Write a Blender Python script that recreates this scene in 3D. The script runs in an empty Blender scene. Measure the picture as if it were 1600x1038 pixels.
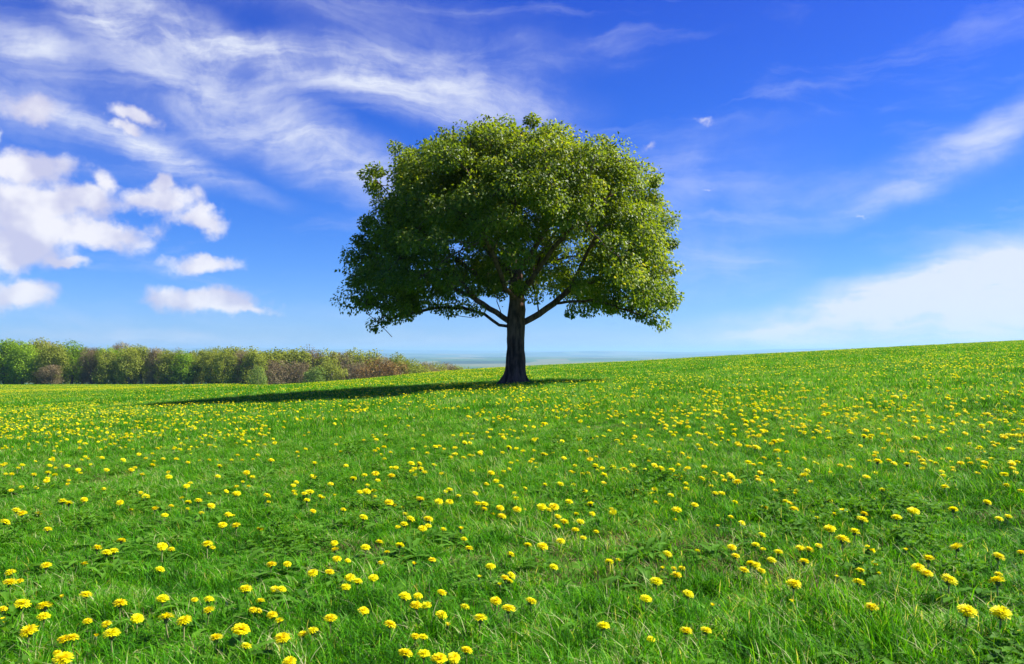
import bpy, math, random
import numpy as np
from mathutils import Vector, Matrix

random.seed(7)
rng = np.random.default_rng(7)
R = math.radians
scene = bpy.context.scene
C = scene.collection

# ------------------------------------------------------------------ camera
F = 1256.0                     # focal length in photograph pixels (1600 wide)
HC = 0.75                      # eye height above the grass roots
PITCH = math.atan(31.0 / F)
cam_d = bpy.data.cameras.new('camera')
cam_d.sensor_width = 36.0
cam_d.lens = 36.0 * F / 1600.0
cam_d.clip_start = 0.05
cam_d.clip_end = 90000.0
cam = bpy.data.objects.new('camera', cam_d)
cam.location = (0, 0, HC)
cam.rotation_euler = (math.pi / 2 + PITCH, 0, 0)
C.objects.link(cam)
scene.camera = cam


def ray(u, v):
    """direction of a photograph pixel"""
    a, b = (u - 800.0) / F, (519.0 - v) / F
    c, s = math.cos(PITCH), math.sin(PITCH)
    return np.array([a, c - b * s, s + b * c])


def azel(u, v):
    d = ray(u, v)
    d = d / np.linalg.norm(d)
    return math.atan2(d[0], d[1]), math.asin(d[2])


# ------------------------------------------------------------------ sun, sky
SUN_EL, SUN_AZ = 46.0, 79.0     # azimuth clockwise from the viewing direction
sun_d = bpy.data.lights.new('sun', 'SUN')
sun_d.energy = 5.0
sun_d.angle = R(0.53)
sun_d.color = (1.0, 0.95, 0.86)
sun = bpy.data.objects.new('sun', sun_d)
sdir = Vector((math.sin(R(SUN_AZ)) * math.cos(R(SUN_EL)), math.cos(R(SUN_AZ)) * math.cos(R(SUN_EL)), math.sin(R(SUN_EL))))
sun.rotation_euler = sdir.to_track_quat('Z', 'Y').to_euler()
sun.location = (30, 10, 40)
C.objects.link(sun)

scene.view_settings.view_transform = 'Standard'
scene.view_settings.look = 'None'
scene.view_settings.gamma = 1.0
scene.view_settings.exposure = 1.2
cy = scene.cycles
cy.max_bounces = 6
cy.diffuse_bounces = 3
cy.glossy_bounces = 2
cy.transmission_bounces = 4
cy.volume_bounces = 0
cy.transparent_max_bounces = 8
cy.use_denoising = True
cy.sample_clamp_indirect = 6.0


def N(nt, typ, ins=None, **props):
    n = nt.nodes.new(typ)
    for k, v in props.items():
        setattr(n, k, v)
    for k, v in (ins or {}).items():
        s = n.inputs[k]
        if isinstance(v, bpy.types.NodeSocket):
            nt.links.new(v, s)
        else:
            s.default_value = v
    return n


def M(nt, op, a, b=0.0, c=0.0, clamp=False):
    n = nt.nodes.new('ShaderNodeMath')
    n.operation = op
    n.use_clamp = clamp
    for i, v in enumerate((a, b, c)):
        if isinstance(v, bpy.types.NodeSocket):
            nt.links.new(v, n.inputs[i])
        else:
            n.inputs[i].default_value = v
    return n.outputs[0]


def smooth(nt, v, lo, hi, a=0.0, b=1.0):
    n = nt.nodes.new('ShaderNodeMapRange')
    n.interpolation_type = 'SMOOTHSTEP'
    nt.links.new(v, n.inputs['Value'])
    n.inputs['From Min'].default_value = lo
    n.inputs['From Max'].default_value = hi
    n.inputs['To Min'].default_value = a
    n.inputs['To Max'].default_value = b
    return n.outputs[0]


def mixc(nt, f, a, b, mode='MIX'):
    n = nt.nodes.new('ShaderNodeMix')
    n.data_type = 'RGBA'
    n.blend_type = mode
    for s, v in ((n.inputs[0], f), (n.inputs[6], a), (n.inputs[7], b)):
        if isinstance(v, bpy.types.NodeSocket):
            nt.links.new(v, s)
        elif isinstance(v, (int, float)):
            s.default_value = v
        else:
            s.default_value = (*v, 1.0)
    return n.outputs[2]


def build_world():
    w = bpy.data.worlds.new('World')
    scene.world = w
    w.use_nodes = True
    nt = w.node_tree
    nt.nodes.clear()
    sky = N(nt, 'ShaderNodeTexSky', sky_type='NISHITA', sun_disc=False)
    sky.sun_elevation = R(SUN_EL)
    sky.sun_rotation = R(SUN_AZ)
    sky.altitude = 200
    sky.air_density = 1.0
    sky.dust_density = 0.3
    sky.ozone_density = 4.0
    tc = N(nt, 'ShaderNodeTexCoord')
    sep = N(nt, 'ShaderNodeSeparateXYZ', {0: tc.outputs['Generated']})
    az = M(nt, 'ARCTAN2', sep.outputs[0], sep.outputs[1])
    el = M(nt, 'ARCSINE', sep.outputs[2])
    p = N(nt, 'ShaderNodeCombineXYZ', {0: az, 1: el, 2: 0.0}).outputs[0]

    def warp(vec, scale, amt, detail=4.0, seed=0.0):
        q = N(nt, 'ShaderNodeVectorMath', {0: vec, 1: (seed, seed * 1.7, seed)}, operation='ADD').outputs[0]
        no = N(nt, 'ShaderNodeTexNoise', {'Vector': q, 'Scale': scale, 'Detail': detail, 'Roughness': 0.6})
        o = N(nt, 'ShaderNodeVectorMath', {0: no.outputs['Color'], 1: (0.5, 0.5, 0.5)}, operation='SUBTRACT').outputs[0]
        o = N(nt, 'ShaderNodeVectorMath', {0: o, 'Scale': amt}, operation='SCALE').outputs[0]
        return N(nt, 'ShaderNodeVectorMath', {0: vec, 1: o}, operation='ADD').outputs[0]

    def blob(vec, u, v, a, b, ang):
        A, E = azel(u, v)
        m = N(nt, 'ShaderNodeMapping', {'Vector': vec, 'Location': (A, E, 0), 'Rotation': (0, 0, R(ang)),
                                        'Scale': (a / F, b / F, 1)}, vector_type='TEXTURE')
        return N(nt, 'ShaderNodeVectorMath', {0: m.outputs[0]}, operation='LENGTH').outputs['Value']

    # thin high cloud: long streaks
    pc = warp(p, 3.6, 0.085, 6.0, 3.1)
    acc = None
    for (u, v, a, b, ang, s) in CIRRUS:
        g = smooth(nt, blob(pc, u, v, a, b, ang), 1.15, 0.1, 0.0, s)
        acc = g if acc is None else M(nt, 'ADD', acc, g)
    st = N(nt, 'ShaderNodeMapping', {'Vector': pc, 'Rotation': (0, 0, R(16)), 'Scale': (1.0, 5.0, 1)})
    fib = N(nt, 'ShaderNodeTexNoise', {'Vector': st.outputs[0], 'Scale': 4.5, 'Detail': 7.0, 'Roughness': 0.6, 'Distortion': 0.5})
    fine = N(nt, 'ShaderNodeTexNoise', {'Vector': pc, 'Scale': 16.0, 'Detail': 6.0, 'Roughness': 0.62, 'Distortion': 0.3})
    fb = M(nt, 'ADD', M(nt, 'MULTIPLY', fib.outputs[0], 0.7), M(nt, 'MULTIPLY', fine.outputs[0], 0.3))
    body = M(nt, 'MULTIPLY', acc, smooth(nt, fb, 0.36, 0.62, 0.22, 1.08))
    # the same thin veil goes on over the rest of the sky
    gen = M(nt, 'MULTIPLY', smooth(nt, fib.outputs[0], 0.5, 0.8), 0.22)
    cir = M(nt, 'MINIMUM', M(nt, 'ADD', body, gen), 0.93)

    # heaped fair-weather clouds
    pp = warp(p, 14.0, 0.055, 5.0, 8.3)
    best = None
    for q_ in PUFFS:
        u, v, a, b = q_[:4]
        d = blob(pp, u, v, a, b, 0.0)
        if len(q_) > 4:
            d = M(nt, 'ADD', d, q_[4])
        best = d if best is None else M(nt, 'SMOOTH_MIN', best, d, 0.35)
    no = N(nt, 'ShaderNodeTexNoise', {'Vector': p, 'Scale': 30.0, 'Detail': 7.0, 'Roughness': 0.58, 'Distortion': 0.2})
    dens = M(nt, 'ADD', M(nt, 'SUBTRACT', 1.0, best), M(nt, 'MULTIPLY', M(nt, 'SUBTRACT', no.outputs[0], 0.5), 1.5))
    cum = smooth(nt, dens, -0.3, 0.5)
    off = N(nt, 'ShaderNodeVectorMath', {0: p, 1: (0.022, 0.026, 0)}, operation='ADD').outputs[0]
    na_ = N(nt, 'ShaderNodeTexNoise', {'Vector': p, 'Scale': 17.0, 'Detail': 3.5, 'Roughness': 0.5})
    no2 = N(nt, 'ShaderNodeTexNoise', {'Vector': off, 'Scale': 17.0, 'Detail': 3.5, 'Roughness': 0.5})
    lit = smooth(nt, M(nt, 'SUBTRACT', na_.outputs[0], no2.outputs[0]), -0.17, 0.17)  # sunlit and shaded sides of the clouds, painted into their colour by offset noise

    tr = N(nt, 'ShaderNodeValToRGB', {'Fac': M(nt, 'DIVIDE', el, 0.45, clamp=True)})
    e_ = tr.color_ramp.elements
    e_.new(0.27)
    for k_, (q_, c_) in enumerate(SKY_TINT):
        e_[k_].position = q_
        e_[k_].color = (*c_, 1)
    base = mixc(nt, 1.0, sky.outputs[0], tr.outputs[0], 'MULTIPLY')
    hs = N(nt, 'ShaderNodeHueSaturation', {'Color': base, 'Saturation': 1.15, 'Value': 1.0, 'Hue': 0.505})
    c1 = mixc(nt, cir, hs.outputs[0], CIRRUS_COL)
    cc = mixc(nt, lit, CUM_SHADED, CUM_SUNLIT)
    c2 = mixc(nt, M(nt, 'MULTIPLY', cum, 0.93), c1, cc)
    bg = N(nt, 'ShaderNodeBackground', {'Color': c2, 'Strength': 0.080})
    out = N(nt, 'ShaderNodeOutputWorld', {'Surface': bg.outputs[0]})
    w.cycles.sampling_method = 'MANUAL'
    w.cycles.sample_map_resolution = 512


SKY_TINT = [(0.0, (0.42, 0.60, 1.0)), (0.27, (0.42, 0.55, 0.90)), (0.95, (0.46, 0.46, 0.88))]
CIRRUS_COL = (4.45, 4.7, 5.4)
CUM_SHADED = (3.5, 3.5, 4.6)
CUM_SUNLIT = (5.4, 5.3, 5.5)
CIRRUS = [
    (290, 48, 240, 46, -16, 0.95), (500, 108, 170, 36, -10, 0.8), (450, 205, 330, 62, -22, 0.72), (150, 20, 110, 34, -30, 0.5),
    (700, 140, 260, 62, -6, 0.75), (80, 130, 300, 130, -12, 0.42), (620, 40, 380, 60, -6, 0.22), (240, 228, 230, 26, -17, 0.6),
    (1040, 290, 260, 90, 12, 0.28), (1540, 215, 240, 36, 25, 0.46), (1480, 445, 330, 62, 15, 0.95),
    (1560, 480, 320, 85, 8, 0.95), (1230, 505, 200, 34, 6, 0.6), (1330, 545, 460, 36, 2, 0.45),
    (270, 528, 200, 22, 0, 0.6), (1330, 300, 300, 45, 14, 0.28), (1120, 420, 160, 60, 4, 0.25),
    (20, 42, 80, 24, 0, 0.6), (560, 260, 120, 40, -25, 0.2), (640, 540, 500, 26, 0, 0.22),
]
PUFFS = [
    (40, 262, 70, 24, .05), (158, 366, 70, 22), (30, 325, 100, 40), (110, 318, 70, 22), (158, 292, 20, 22, .1), (70, 365, 80, 22),
    (20, 392, 64, 28), (98, 410, 30, 9), (245, 312, 56, 20), (312, 345, 40, 18), (250, 292, 20, 14),
    (325, 414, 54, 13), (320, 472, 84, 19), (375, 481, 50, 8), (22, 460, 44, 22), (212, 180, 42, 15, .2),
    (45, 165, 44, 22, .35), (198, 200, 22, 8, .2), (1015, 224, 42, 15, .75), (1096, 198, 30, 15, .8), (1104, 296, 34, 10, .8),
    (1340, 342, 22, 9, .8), (0, 212, 14, 10, .2),
    (-260, 330, 120, 40), (-420, 440, 150, 34), (-120, 470, 80, 22), (1900, 390, 60, 14),
]
build_world()


# ------------------------------------------------------------------ helpers
def mesh_np(name, V, faces, mat, attrs=None, smooth_shade=False):
    """faces: list of int arrays (n,3) / (n,4)"""
    me = bpy.data.meshes.new(name)
    V = np.asarray(V, dtype=np.float32)
    loops, starts, totals = [], [], []
    s = 0
    for f in faces:
        f = np.asarray(f, dtype=np.int32)
        if len(f) == 0:
            continue
        k = f.shape[1]
        loops.append(f.ravel())
        starts.append(s + k * np.arange(len(f)))
        totals.append(np.full(len(f), k))
        s += k * len(f)
    L = np.concatenate(loops).astype(np.int32)
    me.vertices.add(len(V))
    me.vertices.foreach_set('co', V.ravel())
    me.loops.add(len(L))
    me.loops.foreach_set('vertex_index', L)
    st = np.concatenate(starts).astype(np.int32)
    me.polygons.add(len(st))
    me.polygons.foreach_set('loop_start', st)
    me.polygons.foreach_set('loop_total', np.concatenate(totals).astype(np.int32))
    if smooth_shade:
        me.polygons.foreach_set('use_smooth', np.ones(len(st), dtype=bool))
    for k, a in (attrs or {}).items():
        at = me.attributes.new(k, 'FLOAT', 'POINT')
        at.data.foreach_set('value', np.asarray(a, dtype=np.float32))
    me.update(calc_edges=True)
    me.validate()
    if mat is not None:
        me.materials.append(mat)
    return me


def obj(name, me, parent=None, loc=(0, 0, 0), rz=0.0, sc=1.0):
    o = bpy.data.objects.new(name, me)
    o.location = loc
    o.rotation_euler = (0, 0, rz)
    o.scale = (sc, sc, sc)
    C.objects.link(o)
    o.parent = parent
    return o


def tag(o, label=None, cat=None, group=None, kind=None):
    for k, v in (('label', label), ('category', cat), ('group', group), ('kind', kind)):
        if v:
            o[k] = v
    return o


def sstep(x, a, b):
    t = np.clip((np.asarray(x, float) - a) / (b - a), 0, 1)
    return t * t * (3 - 2 * t)


def wob(x, y, sc, seed):
    """cheap smooth 2-D noise, about -1..1"""
    r = np.random.default_rng(seed)
    o = np.zeros_like(np.asarray(x, float))
    for i in range(7):
        a = r.uniform(0, 6.28)
        f = sc * r.uniform(0.5, 2.2)
        o = o + np.sin((x * math.cos(a) + y * math.sin(a)) * f + r.uniform(0, 6.28) + 1.3 * np.sin((y * math.cos(a * 1.7) - x * math.sin(a)) * f * 0.6 + i)) / 7 ** 0.5 * 0.9
    return o


# ------------------------------------------------------------------ terrain
def terrain(x, y):
    x = np.asarray(x, float)
    y = np.asarray(y, float)
    r = np.sqrt(x * x + y * y)
    plane = 0.0525 * 200 * np.tanh(x / 200) - 0.010 * np.clip(y, -400, 400)
    X = x / np.maximum(y, 12.0)
    crest = np.interp(X, [-0.34, -0.25, -0.18, -0.10, -0.04, 0.15, 0.7], [46, 46, 52, 74, 90, 84, 96])
    shelf = -0.0365 * y - 0.2
    valley = -0.047 * y - 3.0
    k = sstep(X, -0.37, -0.29)
    far = shelf * (1 - k) + valley * k
    w = (1 - k) * sstep(y, 50, 150) + k * sstep(y, crest - 8, crest + 130)
    z = plane * (1 - w) + far * w
    hills = -62 + 40 * sstep(r, 5200, 15000) + sstep(r, 2500, 7000) * (
        14 * wob(x, y, 1 / 1500., 5) + 6 * wob(x, y, 1 / 600., 6)) + sstep(r, 8500, 15000) * 60 * (0.4 + 0.6 * wob(x, y, 1 / 1800., 9))
    fw = sstep(r, 330, 1300)
    z = z * (1 - fw) + hills * fw
    near = 1 - sstep(r, 60, 200)
    z = z + near * (0.012 * wob(x, y, 1.1, 1) + 0.03 * wob(x, y, 0.22, 2) * sstep(r, 3, 20))
    return z


def ground_hit(u, v, lift=0.0):
    d = ray(u, v)
    ts = np.concatenate([np.linspace(1.0, 20, 400), np.linspace(20.1, 130, 500)])
    z = HC + d[2] * ts - terrain(d[0] * ts, d[1] * ts) - lift
    i = np.where(z < 0)[0]
    if len(i) == 0:
        return None
    i = max(i[0], 1)
    t = ts[i - 1] + (ts[i] - ts[i - 1]) * z[i - 1] / (z[i - 1] - z[i] + 1e-9)
    return d * t


# ------------------------------------------------------------------ materials
def material(name, rough=0.6, spec=0.3):
    m = bpy.data.materials.new(name)
    m.use_nodes = True
    nt = m.node_tree
    b = nt.nodes['Principled BSDF']
    b.inputs['Roughness'].default_value = rough
    b.inputs['Specular IOR Level'].default_value = spec
    return m, nt, b


def leafy(name, stops, trans_col, trans=0.4, rough=0.5, spec=0.3, patch=None, rnd=0.25, attr='tone'):
    """foliage: colour from a per-leaf 'tone' value, a per-copy random and large patches; thin and translucent"""
    m, nt, b = material(name, rough, spec)
    at = N(nt, 'ShaderNodeAttribute', attribute_name=attr).outputs['Fac']
    oi = N(nt, 'ShaderNodeObjectInfo').outputs['Random']
    f = M(nt, 'ADD', at, M(nt, 'MULTIPLY', M(nt, 'SUBTRACT', oi, 0.5), rnd))
    if patch:
        g = N(nt, 'ShaderNodeNewGeometry').outputs['Position']
        n1 = N(nt, 'ShaderNodeTexNoise', {'Vector': g, 'Scale': patch[0], 'Detail': 3.0})
        f = M(nt, 'ADD', f, M(nt, 'MULTIPLY', M(nt, 'SUBTRACT', n1.outputs[0], 0.5), patch[1]))
        if len(patch) > 2:
            n2 = N(nt, 'ShaderNodeTexNoise', {'Vector': g, 'Scale': patch[2], 'Detail': 4.0, 'Roughness': 0.65})
            f = M(nt, 'ADD', f, M(nt, 'MULTIPLY', M(nt, 'SUBTRACT', n2.outputs[0], 0.5), patch[3]))
    cr = N(nt, 'ShaderNodeValToRGB', {'Fac': f})
    els = cr.color_ramp.elements
    while len(els) < len(stops):
        els.new(0.5)
    for e, (pos, c) in zip(els, stops):
        e.position = pos
        e.color = (*c, 1)
    nt.links.new(cr.outputs[0], b.inputs['Base Color'])
    tr = N(nt, 'ShaderNodeBsdfTranslucent', {'Color': mixc(nt, 1.0, cr.outputs[0], trans_col, 'MULTIPLY')})
    mx = N(nt, 'ShaderNodeMixShader', {0: trans, 1: b.outputs[0], 2: tr.outputs[0]})
    nt.links.new(mx.outputs[0], nt.nodes['Material Output'].inputs['Surface'])
    return m


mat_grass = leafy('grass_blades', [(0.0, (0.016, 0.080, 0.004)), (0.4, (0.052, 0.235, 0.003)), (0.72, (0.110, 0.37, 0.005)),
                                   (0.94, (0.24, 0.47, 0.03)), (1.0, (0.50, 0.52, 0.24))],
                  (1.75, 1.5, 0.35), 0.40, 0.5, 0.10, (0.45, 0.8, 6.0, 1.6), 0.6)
mat_straw = leafy('dry_straw', [(0.0, (0.07, 0.045, 0.02)), (0.5, (0.20, 0.14, 0.06)), (1.0, (0.42, 0.36, 0.18))], (1.2, 1.1, 0.8), 0.2, 0.7, 0.1, None, 0.4)
mat_weed = leafy('weed_leaves', [(0.0, (0.035, 0.115, 0.008)), (1.0, (0.10, 0.25, 0.018))], (1.6, 1.5, 0.5), 0.33, 0.6, 0.10, (0.8, 0.3), 0.4)
mat_leaf = leafy('maple_leaves', [(0.0, (0.045, 0.092, 0.006)), (0.5, (0.108, 0.170, 0.010)), (0.85, (0.17, 0.235, 0.018)), (1.0, (0.26, 0.27, 0.06))],
                 (2.6, 2.2, 0.5), 0.45, 0.45, 0.3, (0.6, 0.35), 0.0)


def m_bark(name, c0, c1, scale):
    m, nt, b = material(name, 0.9, 0.15)
    tc = N(nt, 'ShaderNodeTexCoord')
    mp = N(nt, 'ShaderNodeMapping', {'Vector': tc.outputs['Object'], 'Scale': (1, 1, 0.22)})
    n1 = N(nt, 'ShaderNodeTexNoise', {'Vector': mp.outputs[0], 'Scale': scale, 'Detail': 7.0, 'Roughness': 0.65})
    n2 = N(nt, 'ShaderNodeTexNoise', {'Vector': tc.outputs['Object'], 'Scale': 1.3, 'Detail': 3.0})
    f = smooth(nt, M(nt, 'ADD', M(nt, 'MULTIPLY', n1.outputs[0], 0.75), M(nt, 'MULTIPLY', n2.outputs[0], 0.25)), 0.33, 0.66)
    nt.links.new(mixc(nt, f, c0, c1), b.inputs['Base Color'])
    bp = N(nt, 'ShaderNodeBump', {'Height': n1.outputs[0], 'Strength': 0.9, 'Distance': 0.04})
    nt.links.new(bp.outputs[0], b.inputs['Normal'])
    return m


mat_bark = m_bark('maple_bark', (0.028, 0.016, 0.013), (0.17, 0.10, 0.075), 11.0)
mat_bark_far = m_bark('wood_bark', (0.07, 0.058, 0.052), (0.18, 0.15, 0.13), 3.0)


def m_ground():
    m, nt, b = material('meadow_soil_and_turf', 0.95, 0.1)
    g = N(nt, 'ShaderNodeNewGeometry').outputs['Position']
    n1 = N(nt, 'ShaderNodeTexNoise', {'Vector': g, 'Scale': 0.35, 'Detail': 3.0})
    n2 = N(nt, 'ShaderNodeTexNoise', {'Vector': g, 'Scale': 9.0, 'Detail': 6.0, 'Roughness': 0.7})
    n3 = N(nt, 'ShaderNodeTexNoise', {'Vector': g, 'Scale': 0.03, 'Detail': 4.0})
    turf = mixc(nt, smooth(nt, n1.outputs[0], 0.35, 0.65), (0.040, 0.125, 0.007), (0.070, 0.185, 0.009))
    turf = mixc(nt, smooth(nt, n3.outputs[0], 0.4, 0.65, 0.0, 0.5), turf, (0.10, 0.23, 0.014))
    near = mixc(nt, smooth(nt, n2.outputs[0], 0.55, 0.72, 0.0, 0.8), turf, (0.075, 0.055, 0.03))
    # far country: a patchwork of fields, hedges and woods
    sp = N(nt, 'ShaderNodeVectorMath', {0: g, 1: (1, 0.55, 0)}, operation='MULTIPLY').outputs[0]
    vo = N(nt, 'ShaderNodeTexVoronoi', {'Vector': sp, 'Scale': 0.0026, 'Randomness': 1.0})
    cr = N(nt, 'ShaderNodeValToRGB', {'Fac': N(nt, 'ShaderNodeSeparateXYZ', {0: vo.outputs['Color']}).outputs[0]})
    cr.color_ramp.interpolation = 'CONSTANT'
    els = cr.color_ramp.elements
    for pos, c in ((0.25, (0.10, 0.15, 0.04)), (0.45, (0.025, 0.05, 0.02)), (0.62, (0.14, 0.15, 0.06)), (0.8, (0.05, 0.10, 0.03))):
        e = els.new(pos)
        e.color = (*c, 1)
    els[0].color = (0.05, 0.11, 0.03, 1)
    els[-1].color = (0.03, 0.06, 0.025, 1)
    ln = N(nt, 'ShaderNodeVectorMath', {0: g}, operation='LENGTH').outputs['Value']
    nt.links.new(mixc(nt, smooth(nt, ln, 280, 700), near, cr.outputs[0]), b.inputs['Base Color'])
    bp = N(nt, 'ShaderNodeBump', {'Height': n2.outputs[0], 'Strength': 0.6, 'Distance': 0.03})
    nt.links.new(bp.outputs[0], b.inputs['Normal'])
    return m


# ------------------------------------------------------------------ the ground, one sheet to the horizon
def build_ground():
    n = 420
    t = np.linspace(-1, 1, n)
    g = np.sinh(t * 9.6) / math.sinh(9.6) * 24000
    X, Y = np.meshgrid(g, g + 8.0)
    Z = terrain(X, Y)
    V = np.stack([X, Y, Z], -1).reshape(-1, 3)
    i = np.arange(n * n).reshape(n, n)
    q = np.stack([i[:-1, :-1], i[:-1, 1:], i[1:, 1:], i[1:, :-1]], -1).reshape(-1, 4)
    o = obj('meadow_ground', mesh_np('meadow_ground', V, [q], m_ground(), None, True))
    tag(o, 'green meadow sloping up to one side, hazy country beyond', None, None, 'structure')


build_ground()


# ------------------------------------------------------------------ tubes, leaves
def tube(P, rad, sides=7, flare=None):
    P = np.asarray(P, float)
    rad = np.asarray(rad, float)
    n = len(P)
    T = np.gradient(P, axis=0)
    T /= np.linalg.norm(T, axis=1)[:, None] + 1e-9
    up = np.array([0.3, 0.9, 0.1])
    U = np.cross(T, up)
    U /= np.linalg.norm(U, axis=1)[:, None] + 1e-9
    W = np.cross(T, U)
    a = np.arange(sides) / sides * 2 * math.pi
    rr = rad[:, None] * np.ones((n, sides))
    if flare is not None:
        rr = flare(P, a, rr)
    V = P[:, None, :] + rr[..., None] * (np.cos(a)[None, :, None] * U[:, None, :] + np.sin(a)[None, :, None] * W[:, None, :])
    idx = np.arange(n * sides).reshape(n, sides)
    nx = np.roll(idx, -1, axis=1)
    q = np.stack([idx[:-1], nx[:-1], nx[1:], idx[1:]], -1).reshape(-1, 4)
    V = V.reshape(-1, 3)
    # closing tip
    V = np.vstack([V, P[-1] + T[-1] * rad[-1]])
    tip = np.stack([idx[-1], nx[-1], np.full(sides, len(V) - 1)], -1)
    return V, q, tip


class Geo:
    def __init__(self):
        self.V, self.Q, self.T, self.n = [], [], [], 0

    def add(self, V, q=None, t=None):
        self.V.append(V)
        if q is not None:
            self.Q.append(np.asarray(q) + self.n)
        if t is not None:
            self.T.append(np.asarray(t) + self.n)
        self.n += len(V)

    def mesh(self, name, mat, smooth_shade=True):
        f = []
        if self.Q:
            f.append(np.vstack(self.Q))
        if self.T:
            f.append(np.vstack(self.T))
        return mesh_np(name, np.vstack(self.V), f, mat, None, smooth_shade)


def unit(v):
    return v / (np.linalg.norm(v, axis=-1, keepdims=True) + 1e-9)


def leaves(pos, axis, normal, length, width, tone, fold=0.25):
    """many folded pointed leaves as one set of verts and faces"""
    n = len(pos)
    axis = unit(axis)
    side = unit(np.cross(axis, normal))
    nrm = np.cross(side, axis)
    L = length[:, None]
    W = width[:, None]
    mid = pos + axis * L * 0.42
    up = nrm * W * fold
    V = np.stack([pos, mid + side * W * 0.5 + up, pos + axis * L - nrm * L * 0.12, mid - side * W * 0.5 + up], 1).reshape(-1, 3)
    i = np.arange(n)[:, None] * 4
    f = np.vstack([i + np.array([[0, 1, 2]]), i + np.array([[0, 2, 3]])])
    return V, f, np.repeat(tone, 4)


# ------------------------------------------------------------------ the lone maple
S = 25.0 / F        # metres for one photograph pixel at the tree


def tp(u, v, y=0.0):
    return np.array([(u - 805) * S, y, (600 - v) * S])


def build_maple(base):
    r = np.random.default_rng(21)
    prof_z = np.array([1.6, 2.3, 3.2, 4.0, 4.5, 5.0, 5.5, 6.0, 6.45, 6.85, 7.2, 7.5])
    prof_r = np.array([4.3, 5.05, 5.2, 5.25, 5.1, 4.8, 4.75, 4.65, 4.3, 3.6, 2.8, 1.6])
    # clump centres
    cl = []
    tries = 0
    while len(cl) < 620 and tries < 90000:
        tries += 1
        z = r.uniform(1.9, 7.45)
        a = r.uniform(0, 2 * math.pi)
        rr = math.sqrt(r.uniform(0.0, 1.0))
        Rm = np.interp(z, prof_z, prof_r) * (1 + 0.05 * math.sin(3 * a + z * 1.3) + 0.05 * math.sin(5 * a - z * 2.1 + 1)) - 0.42
        x, y = rr * Rm * math.cos(a), rr * Rm * math.sin(a)
        rad = rr * Rm
        zb = 3.3 - 0.95 * sstep(abs(x), 1.2, 3.4)
        if z < zb + r.uniform(-0.15, 0.25):
            continue
        if y < -0.8 and abs(x) < 3.2 and z < 4.4 and r.random() < 0.7:
            continue
        depth = max(0.0, min((1 - rr) * Rm, 7.6 - z))
        if depth > 1.6 and r.random() > 0.30:
            continue
        if z < 4.2 and rr < 0.6 and r.random() > 0.35:
            continue
        if any((c[0] - x) ** 2 + (c[1] - y) ** 2 + (c[2] - z) ** 2 < 0.30 ** 2 for c in cl):
            continue
        cl.append((x, y, z))
    # silhouette lobes and the two drooping ends, as in the photograph
    lobes = []
    for (u, v) in [(560, 470), (552, 440), (556, 405), (562, 375), (582, 350), (588, 300), (580, 282), (592, 270), (625, 240), (640, 232),
                   (668, 220), (700, 212), (740, 216), (765, 212), (790, 200), (830, 200), (858, 208), (890, 222), (912, 236), (950, 245),
                   (985, 258), (1020, 285), (1018, 310), (1005, 335), (1035, 350), (1048, 380), (1050, 420), (1046, 455), (1040, 475),
                   (1000, 470), (960, 478), (935, 470), (610, 480), (650, 478), (585, 470)]:
        for k in range(2):
            lobes.append(tp(u, v, r.uniform(-1.0, 1.0)))
    for (u, v, y) in [(590, 508, -.3), (602, 500, -.1), (618, 494, .2), (635, 488, .3), (1030, 505, -.2), (1015, 498, 0), (1000, 492, .2), (985, 486, .3),
                      (890, 490, -.6), (745, 484, -.4), (700, 484, .4), (725, 476, .8), (920, 484, .6)]:
        lobes.append(tp(u, v, y))
    for _ in range(34):
        x_ = r.uniform(-2.6, 2.6)
        lobes.append(np.array([x_, r.uniform(-1.8, 2.2), r.uniform(2.75 - 0.15 * abs(x_), 3.6)]))
    cl = np.array(cl)
    lobes = np.array(lobes)

    # branch skeleton: limbs seen in the photograph, then growth towards the clumps
    nodes, par, own = [], [], []

    def path(pts, start, tagn):
        prev = start
        pts = [np.asarray(p_, float) for p_ in pts]
        first = nodes[start] if start is not None else pts[0]
        if start is None:
            nodes.append(first)
            par.append(-1)
            own.append(tagn)
            prev = len(nodes) - 1
            pts = pts[1:]
        out = [prev]
        for q in pts:
            a_ = nodes[prev]
            m = max(1, int(np.linalg.norm(q - a_) / 0.22))
            for i in range(1, m + 1):
                nodes.append(a_ + (q - a_) * i / m + (r.normal(0, 0.012, 3) if i < m else 0))
                par.append(prev)
                own.append(tagn)
                prev = len(nodes) - 1
            out.append(prev)
        return out

    tr = path([(0, 0, 0), (0.02, 0, 1.5), tp(806, 510), tp(808, 470, .05), tp(806, 430, 0), tp(800, 380, .1), tp(802, 320, 0)], None, 0)
    fork, f2, f3 = tr[2], tr[3], tr[4]
    la = path([tp(775, 488, -.1), tp(745, 470, -.2), tp(705, 448, -.2), tp(660, 430, -.1), tp(618, 418, 0)], f2 - 3, 1)
    lb = path([tp(780, 508, .1), tp(756, 490, .2), tp(722, 480, .3), tp(682, 480, .3), tp(642, 488, .3), tp(612, 498, .1)], fork, 2)
    ra = path([tp(842, 491, .1), tp(866, 474, .1), tp(892, 450, .2), tp(935, 436, .2), tp(985, 424, .1)], fork, 3)
    path([tp(840, 470, .2), tp(832, 440, .3), tp(838, 400, .5)], ra[1], 3)
    path([tp(925, 469, .1), tp(965, 480, 0), tp(1005, 494, 0)], ra[2], 3)
    path([tp(910, 410, -.3), tp(930, 370, -.5)], ra[3], 3)
    path([tp(695, 410, -.6), tp(670, 375, -.9)], la[2], 1)
    path([tp(735, 496, .1), tp(708, 492, .1)], lb[2], 2)
    path([tp(776, 470, .3), tp(778, 440, .5)], la[1] - 1, 1)
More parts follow.
